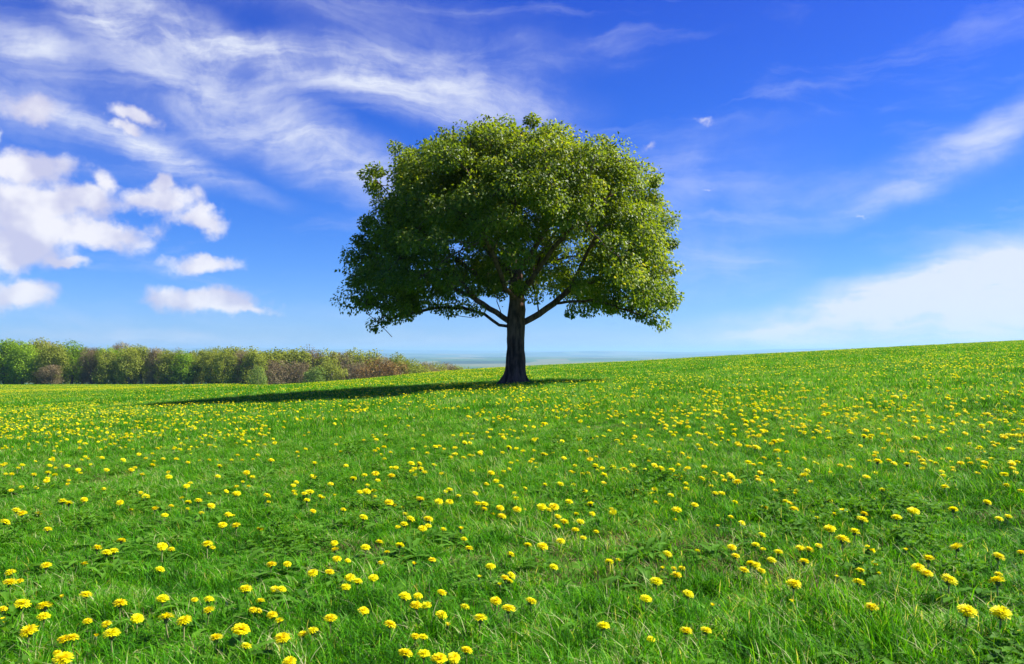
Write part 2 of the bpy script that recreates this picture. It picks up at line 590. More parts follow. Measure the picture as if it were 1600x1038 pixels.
    path([(-0.3, -1.0, 2.9), (-0.6, -2.0, 3.7), (-0.9, -3.0, 4.3)], f2, 4)
    path([(0.5, -0.9, 3.2), (1.1, -1.9, 4.0), (1.7, -2.8, 4.6)], f3 - 3, 5)
    path([(0.2, 1.1, 2.8), (0.5, 2.2, 3.5), (0.9, 3.3, 4.0)], f2 - 1, 6)
    path([(-0.7, 1.0, 3.1), (-1.6, 1.9, 3.8), (-2.3, 2.7, 4.4)], f3 - 2, 7)
    path([tp(770, 400, .4), tp(735, 340, .7), tp(710, 290, .6)], f3, 8)
    path([tp(835, 390, -.4), tp(870, 330, -.6), tp(895, 280, -.5)], f3, 9)
    att = np.vstack([cl, lobes, np.repeat(cl, 2, 0) + r.normal(0, 0.28, (2 * len(cl), 3))])
    alive = np.ones(len(att), bool)
    step = 0.2
    for it in range(70):
        P = np.array(nodes)
        A = att[alive]
        if len(A) == 0:
            break
        d2 = ((A[:, None, :] - P[None, :, :]) ** 2).sum(-1)
        d2[:, P[:, 2] < 1.55] = 1e9
        ni = d2.argmin(1)
        dm = np.sqrt(d2[np.arange(len(A)), ni])
        ids = np.where(alive)[0]
        alive[ids[dm < 0.24]] = False
        use = dm >= 0.24
        for k in np.unique(ni[use]):
            v = unit(A[use & (ni == k)] - P[k]).mean(0) + r.normal(0, 0.12, 3)
            if par[k] >= 0:
                v = v + 0.35 * unit(P[k] - P[par[k]])
            q = P[k] + unit(v) * step
            if np.min(((P - q) ** 2).sum(1)) < 0.07 ** 2:
                alive[ids[use & (ni == k)]] = False      # reached as nearly as it can be
                continue
            nodes.append(q)
            par.append(int(k))
            own.append(own[k])
        if len(nodes) > 7000:
            break
    P = np.array(nodes)
    n = len(P)
    kids = [[] for _ in range(n)]
    for i, p_ in enumerate(par):
        if p_ >= 0:
            kids[p_].append(i)
    tips = np.zeros(n)
    for i in range(n - 1, -1, -1):
        if not kids[i]:
            tips[i] = max(tips[i], 1)
        if par[i] >= 0:
            tips[par[i]] += tips[i]
    rad = 0.0102 * tips ** 0.48
    # chains
    geos = {}
    order = [(0, None)]
    while order:
        i, frm = order.pop()
        chain = [frm] if frm is not None else []
        rr = [rad[i]] if frm is not None else []
        j = i
        while True:
            chain.append(j)
            rr.append(rad[j])
            if not kids[j]:
                break
            ks = sorted(kids[j], key=lambda k: (own[k] == own[j], tips[k]))
            for k in ks[:-1]:
                order.append((k, j))
            j = ks[-1]
        own_id = own[i]
        pts = P[chain].copy()
        rr = np.array(rr)
        if own_id == 0 and frm is None:
            zz = pts[:, 2]
            lowr = np.interp(zz, [0, 0.12, 0.3, 0.6, 1.1, 1.5, 1.75, 2.1, 2.7, 3.4], [0.45, 0.385, 0.335, 0.305, 0.28, 0.27, 0.29, 0.27, 0.23, 0.19])
            rr = np.where(zz < 3.4, lowr, np.minimum(rr, 0.19))
            # more rings near the root
            zz2 = np.concatenate([[-0.25, -0.1], np.linspace(0, 1.5, 16)])
            hi = zz > 1.55
            pts = np.vstack([np.stack([0.02 * zz2 / 1.5, 0 * zz2, zz2], -1), pts[hi]])
            rr = np.concatenate([np.interp(zz2, [-.25, 0, 0.12, 0.3, 0.6, 1.1, 1.5], [0.56, 0.45, 0.385, 0.335, 0.305, 0.28, 0.27]), rr[hi]])

            def fl(Pp, a, q):
                h = np.clip(Pp[:, 2], 0, 3)[:, None]
                root = np.exp(-h / 0.35) * (0.22 * np.sin(5 * a + 0.6) + 0.12 * np.sin(3 * a + 2))[None, :]
                rib = 0.05 * np.sin(9 * a[None, :] + h * 2.5 + 0.8 * np.sin(h * 5)) + 0.035 * np.sin(4 * a[None, :] - h * 2.0) + 0.03 * np.sin(h * 9 + 2 * a[None, :])
                return q * (1 + root + rib)
            g = geos.setdefault(0, Geo())
            g.add(*tube(pts, rr, 28, fl))
        else:
            if len(pts) < 2:
                continue
            if frm is not None:
                rr[0] = min(rr[0] * 1.15, rad[frm])
            g = geos.setdefault(own_id, Geo())
            g.add(*tube(pts, rr, 9 if rr.max() > 0.06 else (6 if rr.max() > 0.02 else 4)))
    root = tag(obj('maple_tree', None, None, base), 'broad domed green maple standing alone in the open meadow', 'tree')
    for k, g in sorted(geos.items()):
        obj('trunk' if k == 0 else 'limb', g.mesh('trunk' if k == 0 else 'limb', mat_bark), root)

    # leaves, in hanging clusters round the clump centres
    allc = np.vstack([cl, lobes])
    k = 310
    cr_ = np.concatenate([r.uniform(0.32, 0.66, len(cl)), r.uniform(0.2, 0.34, len(lobes))])
    ks = np.concatenate([np.full(len(cl), k), np.full(len(lobes), 130)])
    idx = np.repeat(np.arange(len(allc)), ks)
    m = len(idx)
    dirs = unit(r.normal(0, 1, (m, 3)))
    off = dirs * (r.uniform(0.15, 1.0, m) ** 0.45 * cr_[idx])[:, None] * np.array([1.05, 1.05, 0.8])
    pos = allc[idx] + off
    outw = unit(pos - np.array([0, 0, 3.6]))
    nrm = unit(0.9 * dirs * np.array([1, 1, .6]) + np.array([0.15, -0.1, 0.85]) + 0.5 * outw + r.normal(0, 0.5, (m, 3)))
    ax = unit(outw * 0.5 + dirs * 0.4 + np.array([0, 0, -0.65]) + r.normal(0, 0.55, (m, 3)))
    ln = r.uniform(0.06, 0.12, m)
    tone = np.clip(r.normal(0.45, 0.2, m) + np.repeat(r.normal(0, 0.1, len(allc)), ks), 0, 1)
    V, f, t = leaves(pos, ax, nrm, ln, ln * r.uniform(0.6, 0.8, m), tone)
    # some leaves along the twigs
    tw = np.where((rad < 0.03) & (P[:, 2] > 2.4))[0]
    tw = r.choice(tw, min(len(tw) * 3, 9000))
    m2 = len(tw)
    pos2 = P[tw] + r.normal(0, 0.07, (m2, 3))
    ln2 = r.uniform(0.09, 0.15, m2)
    V2, f2_, t2 = leaves(pos2, r.normal(0, 0.6, (m2, 3)) + np.array([0, 0, -0.6]), r.normal(0, .6, (m2, 3)) + np.array([0, 0, 1.0]), ln2, ln2 * 0.7, r.uniform(0.2, 0.7, m2))
    me = mesh_np('crown', np.vstack([V, V2]), [np.vstack([f, f2_ + len(V)])], mat_leaf, {'tone': np.concatenate([t, t2])})
    tag(obj('crown', me, root), None, None, None, 'stuff')


bt = ground_hit(805, 600)
bt = bt * 25.0 / bt[1]
build_maple((bt[0], 25.0, float(terrain(bt[0], 25.0))))


# ------------------------------------------------------------------ the wood along the far side
def wood_leaf(name, a, b, c, tc=(1.8, 1.7, 0.6), tr=0.3):
    return leafy(name, [(0.0, a), (0.55, b), (1.0, c)], tc, tr, 0.8, 0.04, None, 0.35)


WL = {
    'green': wood_leaf('fresh_green_leaves', (0.10, 0.18, 0.010), (0.20, 0.33, 0.018), (0.30, 0.44, 0.035)),
    'olive': wood_leaf('olive_leaves', (0.13, 0.17, 0.018), (0.25, 0.29, 0.04), (0.36, 0.39, 0.08)),
    'brown': wood_leaf('budding_twigs', (0.15, 0.11, 0.06), (0.28, 0.225, 0.12), (0.38, 0.33, 0.17), (1.3, 1.2, 0.8), 0.25),
    'rust': wood_leaf('rusty_leaves', (0.14, 0.08, 0.025), (0.28, 0.18, 0.05), (0.38, 0.28, 0.08), (1.3, 1.1, 0.6), 0.2),
    'lime': wood_leaf('pale_lime_leaves', (0.10, 0.16, 0.03), (0.20, 0.28, 0.06), (0.32, 0.38, 0.11)),
}


def crown_points(r, n, H, Wd, zlo, lumps):
    """points through a lumpy crown of height H from zlo, width Wd"""
    c = []
    for i in range(lumps):
        z = r.uniform(0.0, 1.0)
        w = math.sin(math.pi * min(1, 0.18 + 0.75 * z)) ** 0.7
        a = r.uniform(0, 6.283)
        q = math.sqrt(r.uniform(0.1, 1)) * w * Wd * 0.5 * 0.72
        c.append((q * math.cos(a), q * math.sin(a), zlo + (H - zlo) * (0.06 + 0.84 * z)))
    c = np.array(c)
    cr = r.uniform(0.13, 0.22, lumps) * Wd
    i = r.integers(0, lumps, n)
    d = unit(r.normal(0, 1, (n, 3)))
    p = c[i] + d * (cr[i] * r.uniform(0.2, 1, n) ** 0.5)[:, None]
    p[:, 2] = np.clip(p[:, 2], 0.15, None)
    return p, d, r.normal(0, 0.12, lumps)[i], c


def crown_mesh(name, r, n, H, Wd, zlo, lumps, size, thin=0.75):
    p, d, lt, c = crown_points(r, n, H, Wd, zlo, lumps)
    ln = r.uniform(0.6, 1.25, n) * size
    V, f, t = leaves(p, r.normal(0, 0.7, (n, 3)) + np.array([0, 0, -0.3]) + d * .4, d + np.array([0, 0, 0.6]) + r.normal(0, 0.5, (n, 3)), ln, ln * thin,
                     np.clip(r.normal(0.45, 0.2, n) + lt, 0, 1))
    return V, f, t, c


def trunk_mesh(r, H, Wd, zlo, c, rad):
    g = Geo()
    ts = np.linspace(0, 1, 7)
    g.add(*tube(np.stack([0.25 * np.sin(ts * 2), 0.2 * np.sin(ts * 3), -0.4 + ts * H * 0.86], -1), rad * (1.1 - ts * 0.95), 8))
    for q in c[:9]:
        s = np.array([0, 0, max(0.8, q[2] * 0.55)])
        m = (s + q) / 2 + np.array([0, 0, 0.3])
        g.add(*tube([s, m, q], [rad * 0.45, rad * 0.3, rad * 0.1], 5))
    return g.mesh('trunk', mat_bark_far)


def wood_kind(kind, H, Wd, zlo, n, lumps, size, seed, thin=0.75):
    r = np.random.default_rng(seed)
    V, f, t, c = crown_mesh('crown', r, n, H, Wd, zlo, lumps, size, thin)
    cm = mesh_np('crown', V, [f], WL[kind], {'tone': t})
    return trunk_mesh(r, H, Wd, zlo, c, 0.028 * H), cm


KINDS = {}
for s in range(3):
    KINDS[('green', s)] = wood_kind('green', 10, 8.6, 0.0, 7000, 48, 0.32, 100 + s)
    KINDS[('olive', s)] = wood_kind('olive', 10, 8.0, 0.2, 6500, 46, 0.31, 110 + s)
    KINDS[('brown', s)] = wood_kind('brown', 10, 7.8, 0.2, 8500, 46, 0.36, 120 + s, 0.34)
for s in range(2):
    KINDS[('rust', s)] = wood_kind('rust', 10, 9.5, 0.2, 3000, 26, 0.44, 130 + s, 0.45)
    KINDS[('lime', s)] = wood_kind('lime', 10, 9.5, 0.3, 3000, 24, 0.42, 140 + s)
LABEL = {
    'green': 'leafy fresh green tree of the wood', 'olive': 'muted olive green tree of the wood',
    'brown': 'brownish tree of the wood with budding twigs', 'rust': 'rusty brown spreading tree of the wood',
    'lime': 'small pale lime green tree',
}
GROUP = {
    'green': 'fresh green wood-edge trees', 'olive': 'olive wood-edge trees', 'brown': 'bare brown wood-edge trees',
    'rust': 'rusty wood-edge trees', 'lime': 'lime trees before the wood',
}


def wood_tree(u, top, y, kind, wide=1.0, label=None, name='wood_tree', cat='tree', group=True, where=('at the open field edge', ' at the field edge')):
    """u: photograph column of the stem, top: row of its top, y: distance"""
    d = ray(u, 560)
    x = d[0] / d[1] * y
    gz = float(terrain(x, y))
    if label is None:
        top += random.uniform(-4, 3)
        wide *= random.uniform(0.95, 1.4)
    dt = ray(u, top)
    H = HC + dt[2] / dt[1] * y - gz
    ks = [k for k in KINDS if k[0] == kind]
    tm, cm = KINDS[random.choice(ks)]
    root = obj(name, None, None, (x, y, gz), random.uniform(0, 6.28))
    s = H / 10.3
    root.scale = (s * wide, s * wide, s)
    tag(root, label or LABEL[kind] + ' ' + where[0], cat, GROUP[kind] + where[1] if group and not label else None)
    obj('trunk', tm, root)
    obj('crown', cm, root)


# left part of the wood, its foot in view
row = [(-130, 533, 'green'), (-95, 536, 'olive'), (-60, 531, 'green'), (-25, 534, 'olive'), (8, 532, 'green'), (36, 534, 'green'), (58, 532, 'olive'), (84, 534, 'olive'), (112, 533, 'green'),
       (142, 541, 'brown'), (166, 540, 'olive'), (178, 544, 'green'), (202, 545, 'olive'), (222, 541, 'olive'), (240, 546, 'brown'), (262, 549, 'olive'),
       (284, 548, 'green'), (302, 552, 'olive'), (328, 543, 'olive'), (350, 544, 'olive'), (378, 545, 'brown'), (398, 546, 'olive')]
for u, t, k in row:
    wood_tree(u, t, 232 + random.uniform(-3, 6), k, 0.92 if k != 'green' else 1.0)
for u, t, k in [(-110, 538, 'brown'), (-40, 540, 'olive'), (22, 530, 'olive'), (72, 529, 'brown'), (96, 541, 'olive'), (130, 543, 'brown'), (155, 548, 'green'), (190, 538, 'brown'), (212, 540, 'olive'),
                (252, 543, 'brown'), (274, 545, 'brown'), (315, 541, 'olive'), (340, 541, 'olive'), (364, 541, 'olive'), (388, 543, 'olive')]:
    wood_tree(u, t, 246 + random.uniform(-3, 6), k, where=('behind the front row', ' behind the front row'))
# right part of the wood, behind the fold of the field
for u, t, k, y in [(418, 543, 'olive', 246), (440, 541, 'olive', 252), (462, 542, 'olive', 250), (486, 541, 'brown', 255), (508, 542, 'olive', 256), (530, 546, 'brown', 256),
                   (552, 547, 'olive', 260), (576, 548, 'olive', 262), (598, 552, 'brown', 262), (622, 553, 'olive', 266), (644, 556, 'olive', 266), (662, 561, 'brown', 268),
                   (680, 565, 'olive', 270), (698, 570, 'brown', 274), (716, 571, 'olive', 278)]:
    wood_tree(u, t, y, k, 1.0, where=('rising from behind the grassy fold', ' behind the grassy fold'))
for u, t, k, y in [(430, 556, 'brown', 240), (470, 557, 'brown', 242), (520, 558, 'olive', 244), (560, 561, 'brown', 248), (648, 566, 'olive', 252), (672, 570, 'brown', 256), (735, 574, 'brown', 285), (760, 575, 'olive', 290)]:
    wood_tree(u, t, y, k, 1.0, where=('rising from behind the grassy fold', ' behind the grassy fold'))
wood_tree(80, 568, 226, 'brown', 1.9, 'low rounded brown bush at the foot of the green trees', 'brown_bush', 'bush')
wood_tree(490, 572, 222, 'lime', 1.0, 'small round pale lime green tree before the brown trees', 'round_tree', 'tree')
wood_tree(404, 570, 228, 'lime', 0.8, 'slim pale green sapling at the corner of the wood', 'sapling', 'tree')
FOLD = ('rising from behind the grassy fold', ' behind the grassy fold')
wood_tree(592, 556, 240, 'rust', 1.0, where=FOLD)
wood_tree(622, 561, 242, 'rust', 0.95, where=FOLD)
wood_tree(575, 566, 238, 'rust', 0.9, where=FOLD)


def build_wood_mass():
    r = np.random.default_rng(77)
    Vs, Fs, Ts, n0 = [], [], [], 0
    for i in range(120):
        u = r.uniform(-260, 760)
        y = r.uniform(258, 300)
        d = ray(u, 560)
        x = d[0] / d[1] * y
        top = np.interp(u, [-260, 0, 120, 160, 400, 520, 600, 660, 720, 760], [538, 536, 537, 545, 546, 545, 553, 562, 573, 577]) + r.uniform(0, 6)
        dt = ray(u, top)
        gz = float(terrain(x, y))
        H = max(3.0, HC + dt[2] / dt[1] * y - gz)
        V, f, t, c = crown_mesh('m', r, 900, H, 8.0, 0.5, 20, 0.6, 0.5)
        Vs.append(V + np.array([x, y, gz]))
        Fs.append(f + n0)
        Ts.append(np.clip(t * 0.8 + r.uniform(-0.15, 0.15), 0, 1))
        n0 += len(V)
    m = wood_leaf('wood_depth_leaves', (0.12, 0.11, 0.04), (0.23, 0.235, 0.06), (0.32, 0.34, 0.08))
    o = obj('wood', mesh_np('wood', np.vstack(Vs), [np.vstack(Fs)], m, {'tone': np.concatenate(Ts)}))
    tag(o, 'depth of the brown and green wood behind its edge trees', None, None, 'stuff')


build_wood_mass()


# ------------------------------------------------------------------ scattering on the ground
def scatter(name, pts, rot, scl, var, sources, label):
    """one object: points that carry their own turn, size and kind"""
    me = bpy.data.meshes.new(name)
    n = len(pts)
    me.vertices.add(n)
    me.vertices.foreach_set('co', np.asarray(pts, np.float32).ravel())
    for k, a in (('rot', rot), ('scl', scl)):
        at = me.attributes.new(k, 'FLOAT_VECTOR', 'POINT')
        at.data.foreach_set('vector', np.asarray(a, np.float32).ravel())
    at = me.attributes.new('var', 'INT', 'POINT')
    at.data.foreach_set('value', np.asarray(var, np.int32))
    col = bpy.data.collections.new(name + '_pieces')
    for i, s in enumerate(sources):
        col.objects.link(bpy.data.objects.new('%s_%02d' % (name, i), s))
    ng = bpy.data.node_groups.new(name + '_scatter', 'GeometryNodeTree')
    ng.interface.new_socket('Geometry', in_out='INPUT', socket_type='NodeSocketGeometry')
    ng.interface.new_socket('Geometry', in_out='OUTPUT', socket_type='NodeSocketGeometry')
    gi = ng.nodes.new('NodeGroupInput')
    go = ng.nodes.new('NodeGroupOutput')
    ci = ng.nodes.new('GeometryNodeCollectionInfo')
    ci.inputs['Collection'].default_value = col
    ci.inputs['Separate Children'].default_value = True
    ci.inputs['Reset Children'].default_value = True
    ip = ng.nodes.new('GeometryNodeInstanceOnPoints')
    ip.inputs['Pick Instance'].default_value = True

    def na(nm, ty):
        x = ng.nodes.new('GeometryNodeInputNamedAttribute')
        x.data_type = ty
        x.inputs['Name'].default_value = nm
        return x.outputs['Attribute']
    e2r = ng.nodes.new('FunctionNodeEulerToRotation')
    ng.links.new(na('rot', 'FLOAT_VECTOR'), e2r.inputs[0])
    ng.links.new(gi.outputs[0], ip.inputs['Points'])
    ng.links.new(ci.outputs[0], ip.inputs['Instance'])
    ng.links.new(na('var', 'INT'), ip.inputs['Instance Index'])
    ng.links.new(e2r.outputs[0], ip.inputs['Rotation'])
    ng.links.new(na('scl', 'FLOAT_VECTOR'), ip.inputs['Scale'])
    ng.links.new(ip.outputs[0], go.inputs[0])
    o = obj(name, me)
    mod = o.modifiers.new('scatter', 'NODES')
    mod.node_group = ng
    tag(o, label, None, None, 'stuff')
    return o


def blades(r, n, spread, h, w, seg, lean=0.5, dry=0.05):
    """a tuft of bent tapering grass blades"""
    V, Q, T, tone = [], [], [], []
    k = 0
    for i in range(n):
        a = r.uniform(0, 6.283)
        q = spread * math.sqrt(r.uniform(0, 1))
        b = np.array([q * math.cos(a), q * math.sin(a), -0.005])
        fa = r.uniform(0, 6.283)
        out = np.array([math.cos(fa), math.sin(fa), 0])
        sd = np.array([-math.sin(fa), math.cos(fa), 0])
        sd = sd * math.cos(0.5) + out * r.uniform(-0.5, 0.5)
        H = h * r.uniform(0.45, 1.15)
        ww = w * r.uniform(0.6, 1.2)
        ln = lean * r.uniform(0.1, 1.5)
        tn = r.uniform(0.96, 1.0) if r.random() < dry else float(np.clip(r.normal(0.46, 0.28), 0, 0.94))
        for s in range(seg):
            t = s / seg
            c = b + np.array([0, 0, H * (t - 0.35 * ln * t * t * 0.6)]) + out * H * ln * t * t
            V += [c - sd * ww * 0.5 * (1 - 0.5 * t), c + sd * ww * 0.5 * (1 - 0.5 * t)]
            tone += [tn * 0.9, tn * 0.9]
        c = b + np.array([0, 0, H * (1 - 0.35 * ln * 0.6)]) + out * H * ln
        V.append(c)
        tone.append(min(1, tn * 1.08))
        for s in range(seg - 1):
            Q.append([k + 2 * s, k + 2 * s + 1, k + 2 * s + 3, k + 2 * s + 2])
        T.append([k + 2 * seg - 2, k + 2 * seg - 1, k + 2 * seg])
        k += 2 * seg + 1
    return mesh_np('tuft', np.array(V), ([np.array(Q)] if Q else []) + [np.array(T)], mat_grass, {'tone': tone})


def straw(r, n, spread, h):
    me = blades(r, n, spread, h, 0.0034, 2, 1.5, 0.0)
    me.materials.clear()
    me.materials.append(mat_straw)
    return me


def rosette(r, n, L):
    """broad lobed weed leaves lying in the grass"""
    V, Q, tone = [], [], []
    k = 0
    for i in range(n):
        a = 6.283 * i / n + r.uniform(-0.3, 0.3)
        out = np.array([math.cos(a), math.sin(a), 0])
        sd = np.array([-math.sin(a), math.cos(a), 0])
        ll = L * r.uniform(0.6, 1.1)
        rise = r.uniform(0.25, 0.9)
        tn = r.uniform(0.1, 0.9)
        m = 7
        for s in range(m):
            t = s / (m - 1)
            wd = ll * 0.16 * (0.25 + 1.1 * t * (1.25 - t)) * (1.0 if s % 2 else 0.55)
            if s == m - 1:
                wd = 0.002
            c = out * ll * t + np.array([0, 0, ll * rise * t * (1.2 - 0.9 * t) + 0.004])
            V += [c - sd * wd + np.array([0, 0, wd * 0.3]), c, c + sd * wd + np.array([0, 0, wd * 0.3])]
            tone += [tn, min(1, tn + 0.25), tn]
        for s in range(m - 1):
            b = k + 3 * s
            Q += [[b, b + 1, b + 4, b + 3], [b + 1, b + 2, b + 5, b + 4]]
        k += 3 * m
    return mesh_np('rosette', np.array(V), [np.array(Q)], mat_weed, {'tone': tone})


def clover(r, n, spread):
    P, A, Nn, L = [], [], [], []
    for i in range(n):
        a, q = r.uniform(0, 6.283), spread * math.sqrt(r.uniform(0, 1))
        c = np.array([q * math.cos(a), q * math.sin(a), r.uniform(0.02, 0.06)])
        b = r.uniform(0, 6.283)
        for k in range(3):
            P.append(c)
            A.append([math.cos(b + k * 2.09), math.sin(b + k * 2.09), r.uniform(-.1, .4)])
            Nn.append([r.normal(0, .25), r.normal(0, .25), 1])
            L.append(r.uniform(0.014, 0.024))
    L = np.array(L)
    V, f, t = leaves(np.array(P), np.array(A), np.array(Nn), L, L * 0.9, r.uniform(0.2, 1.0, len(L)))
    return mesh_np('clover', V, [f], mat_weed, {'tone': t})


def field_points(dens, dmax, side=0.86, dmin=0.7):
    """random ground points in front of the viewer; dens(d) per square metre"""
    out = []
    edges = np.concatenate([np.arange(dmin, 4, 0.3), np.geomspace(4, dmax, 40)])
    for a, b in zip(edges[:-1], edges[1:]):
        m = 0.5 * (a + b)
        k = int(dens(m) * side * (b * b - a * a))
        y = np.sqrt(rng.uniform(a * a, b * b, k))
        x = rng.uniform(-side, side, k) * y
        out.append(np.stack([x, y], -1))
    p = np.vstack(out)
    return p


def keep_off_far(p):
    """nothing is needed on ground that falls away behind the crest"""
    X = p[:, 0] / p[:, 1]
    lim = np.interp(X, [-0.4, -0.36, -0.33, -0.25, -0.18, -0.10, -0.04, 0.15, 0.9], [236, 236, 66, 62, 68, 95, 112, 106, 125])
    return p[p[:, 1] < lim]


def build_grass():
    r = np.random.default_rng(5)
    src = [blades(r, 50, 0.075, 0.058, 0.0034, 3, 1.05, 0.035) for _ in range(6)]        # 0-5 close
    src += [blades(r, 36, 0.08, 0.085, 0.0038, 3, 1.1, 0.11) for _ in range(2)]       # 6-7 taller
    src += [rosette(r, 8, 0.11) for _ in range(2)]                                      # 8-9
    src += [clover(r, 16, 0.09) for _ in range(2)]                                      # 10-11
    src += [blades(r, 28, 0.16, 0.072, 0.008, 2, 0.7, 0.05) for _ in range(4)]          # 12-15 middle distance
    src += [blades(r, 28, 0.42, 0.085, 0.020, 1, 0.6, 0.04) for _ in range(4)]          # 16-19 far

    src += [straw(r, 26, 0.07, 0.045) for _ in range(2)]                                # 20-21

    def dens(d):
        return 520 if d < 4.5 else (520 * (4.5 / d) ** 1.35 if d < 11 else (75 * (11 / d) ** 1.3 if d < 34 else 14 * (34 / d) ** 1.6))
    p = keep_off_far(field_points(dens, 236))
    gap = wob(p[:, 0], p[:, 1], 15.0, 81) + 0.4 * rng.normal(0, 1, len(p))
    p = p[(gap > -0.95) | (np.hypot(p[:, 0], p[:, 1]) > 9)]
    d = np.hypot(p[:, 0], p[:, 1])
    n = len(p)
    patch = wob(p[:, 0], p[:, 1], 1.5, 31)
    weedy = wob(p[:, 0], p[:, 1], 2.3, 41)
    rn = rng.random(n)
    var = rng.integers(0, 6, n)
    var = np.where(rn < 0.10 + 0.06 * patch, rng.integers(6, 8, n), var)
    rn2 = rng.random(n)
    var = np.where((weedy > 0.45) & (rn2 < 0.13), rng.integers(8, 10, n), var)
    var = np.where((weedy < -0.3) & (rn2 < 0.10), rng.integers(10, 12, n), var)
    var = np.where((rn2 > 0.985), rng.integers(8, 10, n), var)
    worn = wob(p[:, 0], p[:, 1], 2.0, 71) + 0.5 * wob(p[:, 0], p[:, 1], 6.0, 72)
    rn3 = rng.random(n)
    var = np.where(rn3 < np.clip((worn - 0.75) * 0.8, 0.03, 0.55), rng.integers(20, 22, n), var)
    dd = d * rng.uniform(0.85, 1.15, n)
    var = np.where(dd > 10, rng.integers(12, 16, n), var)
    var = np.where(dd > 33, rng.integers(16, 20, n), var)
    hs = np.clip(1 + 0.16 * patch + 0.34 * wob(p[:, 0], p[:, 1], 11.0, 61) + 0.12 * wob(p[:, 0], p[:, 1], 3.0, 62) + rng.normal(0, 0.16, n), 0.3, 1.8)
    ws = rng.uniform(0.85, 1.2, n)
    far = sstep(d, 60, 220)
    ws = ws * (1 + 1.2 * far)
    scl = np.stack([ws, ws, hs * (1 + 0.5 * far)], -1)
    rot = np.stack([rng.normal(0, 0.07, n), rng.normal(0, 0.07, n), rng.uniform(0, 6.283, n)], -1)
    z = terrain(p[:, 0], p[:, 1])
    scatter('grass', np.column_stack([p, z]), rot, scl, var, src, 'short lush green spring grass with low weeds covering the meadow')
    print('grass tufts', n)


build_grass()


# ------------------------------------------------------------------ dandelions
def m_petal():
    m, nt, b = material('dandelion_petals', 0.55, 0.2)
    at = N(nt, 'ShaderNodeAttribute', attribute_name='tone').outputs['Fac']
    oi = N(nt, 'ShaderNodeObjectInfo').outputs['Random']
    f = M(nt, 'ADD', at, M(nt, 'MULTIPLY', M(nt, 'SUBTRACT', oi, 0.5), 0.7))
    col = mixc(nt, smooth(nt, f, 0.0, 1.0), (0.93, 0.76, 0.003), (0.95, 0.90, 0.006))
    nt.links.new(col, b.inputs['Base Color'])
    tr = N(nt, 'ShaderNodeBsdfTranslucent', {'Color': col})
    mx = N(nt, 'ShaderNodeMixShader', {0: 0.45, 1: b.outputs[0], 2: tr.outputs[0]})
    nt.links.new(mx.outputs[0], nt.nodes['Material Output'].inputs['Surface'])
    return m


mat_petal = m_petal()
mat_stem, _nt, _b = material('dandelion_stem', 0.5, 0.3)
_b.inputs['Base Color'].default_value = (0.26, 0.27, 0.10, 1)
mat_bract, _nt, _b = material('dandelion_bracts', 0.6, 0.3)
_b.inputs['Base Color'].default_value = (0.05, 0.10, 0.025, 1)
HEAD_H = 0.066            # head above the root, for a head 40 mm across


def petals(r, rows, half):
    """strap petals in rows; half: 0 open flat, 1 closed"""
    V, F_, tone = [], [], []
    k = 0
    for (n, L, el, z0, w) in rows:
        for i in range(n):
            a = 6.283 * (i + r.uniform(-0.3, 0.3)) / n
            e = el + r.uniform(-0.16, 0.16) + half
            ll = L * r.uniform(0.85, 1.1)
            o = np.array([math.cos(a), math.sin(a), 0])
            sd = np.array([-math.sin(a), math.cos(a), 0])
            b = o * 0.0015 + np.array([0, 0, z0])
            m = b + (o * math.cos(e + 0.25) + np.array([0, 0, math.sin(e + 0.25)])) * ll * 0.55
            t = m + (o * math.cos(e - 0.2) + np.array([0, 0, math.sin(e - 0.2)])) * ll * 0.45
            V += [b - sd * w * 0.3, b + sd * w * 0.3, m - sd * w * 0.5, m + sd * w * 0.5, t - sd * w * 0.4, t + sd * w * 0.4]
            F_ += [[k, k + 1, k + 3, k + 2], [k + 2, k + 3, k + 5, k + 4]]
            tn = 0.45 + 0.5 * (L / 0.021) * r.uniform(0.6, 1.1)
            tone += [tn * 0.4, tn * 0.4, tn * 0.8, tn * 0.8, tn, tn]
            k += 6
    return np.array(V), np.array(F_), np.array(tone)


OPEN = [(34, 0.0205, -0.05, 0.0, 0.0036), (34, 0.0200, 0.16, 0.001, 0.0034), (30, 0.018, 0.36, 0.002, 0.0032), (24, 0.0155, 0.58, 0.003, 0.003), (18, 0.0125, 0.85, 0.003, 0.0028), (10, 0.0105, 1.2, 0.003, 0.0026)]
HALF = [(20, 0.020, 0.15, 0.0, 0.0046), (16, 0.018, 0.35, 0.001, 0.004), (10, 0.014, 0.6, 0.002, 0.0035)]
heads, bracts, stems = [], [], []
for s in range(5):
    r_ = np.random.default_rng(300 + s)
    V, f, t = petals(r_, OPEN, 0.0)
    heads.append(mesh_np('flower_head', V, [f], mat_petal, {'tone': t}))
half_heads = []
for s in range(2):
    r_ = np.random.default_rng(320 + s)
    V, f, t = petals(r_, HALF, 0.75)
    half_heads.append(mesh_np('flower_head', V, [f], mat_petal, {'tone': t * 0.55}))


def bract_mesh():
    g = Geo()
    g.add(*tube([(0, 0, -0.013), (0, 0, -0.009), (0, 0, -0.003), (0, 0, 0.002)], [0.002, 0.0055, 0.0068, 0.0062], 8))
    V, F_ = [], []
    k = 0
    for i in range(10):
        a = 6.283 * i / 10
        o = np.array([math.cos(a), math.sin(a), 0])
        sd = np.array([-math.sin(a), math.cos(a), 0]) * 0.0016
        b = o * 0.006 + np.array([0, 0, -0.006])
        e = o * 0.012 + np.array([0, 0, -0.013])
        V += [b - sd, b + sd, e]
        F_.append([k, k + 1, k + 2])
        k += 3
    g.add(np.array(V), None, np.array(F_))
    return g.mesh('bract', mat_bract)


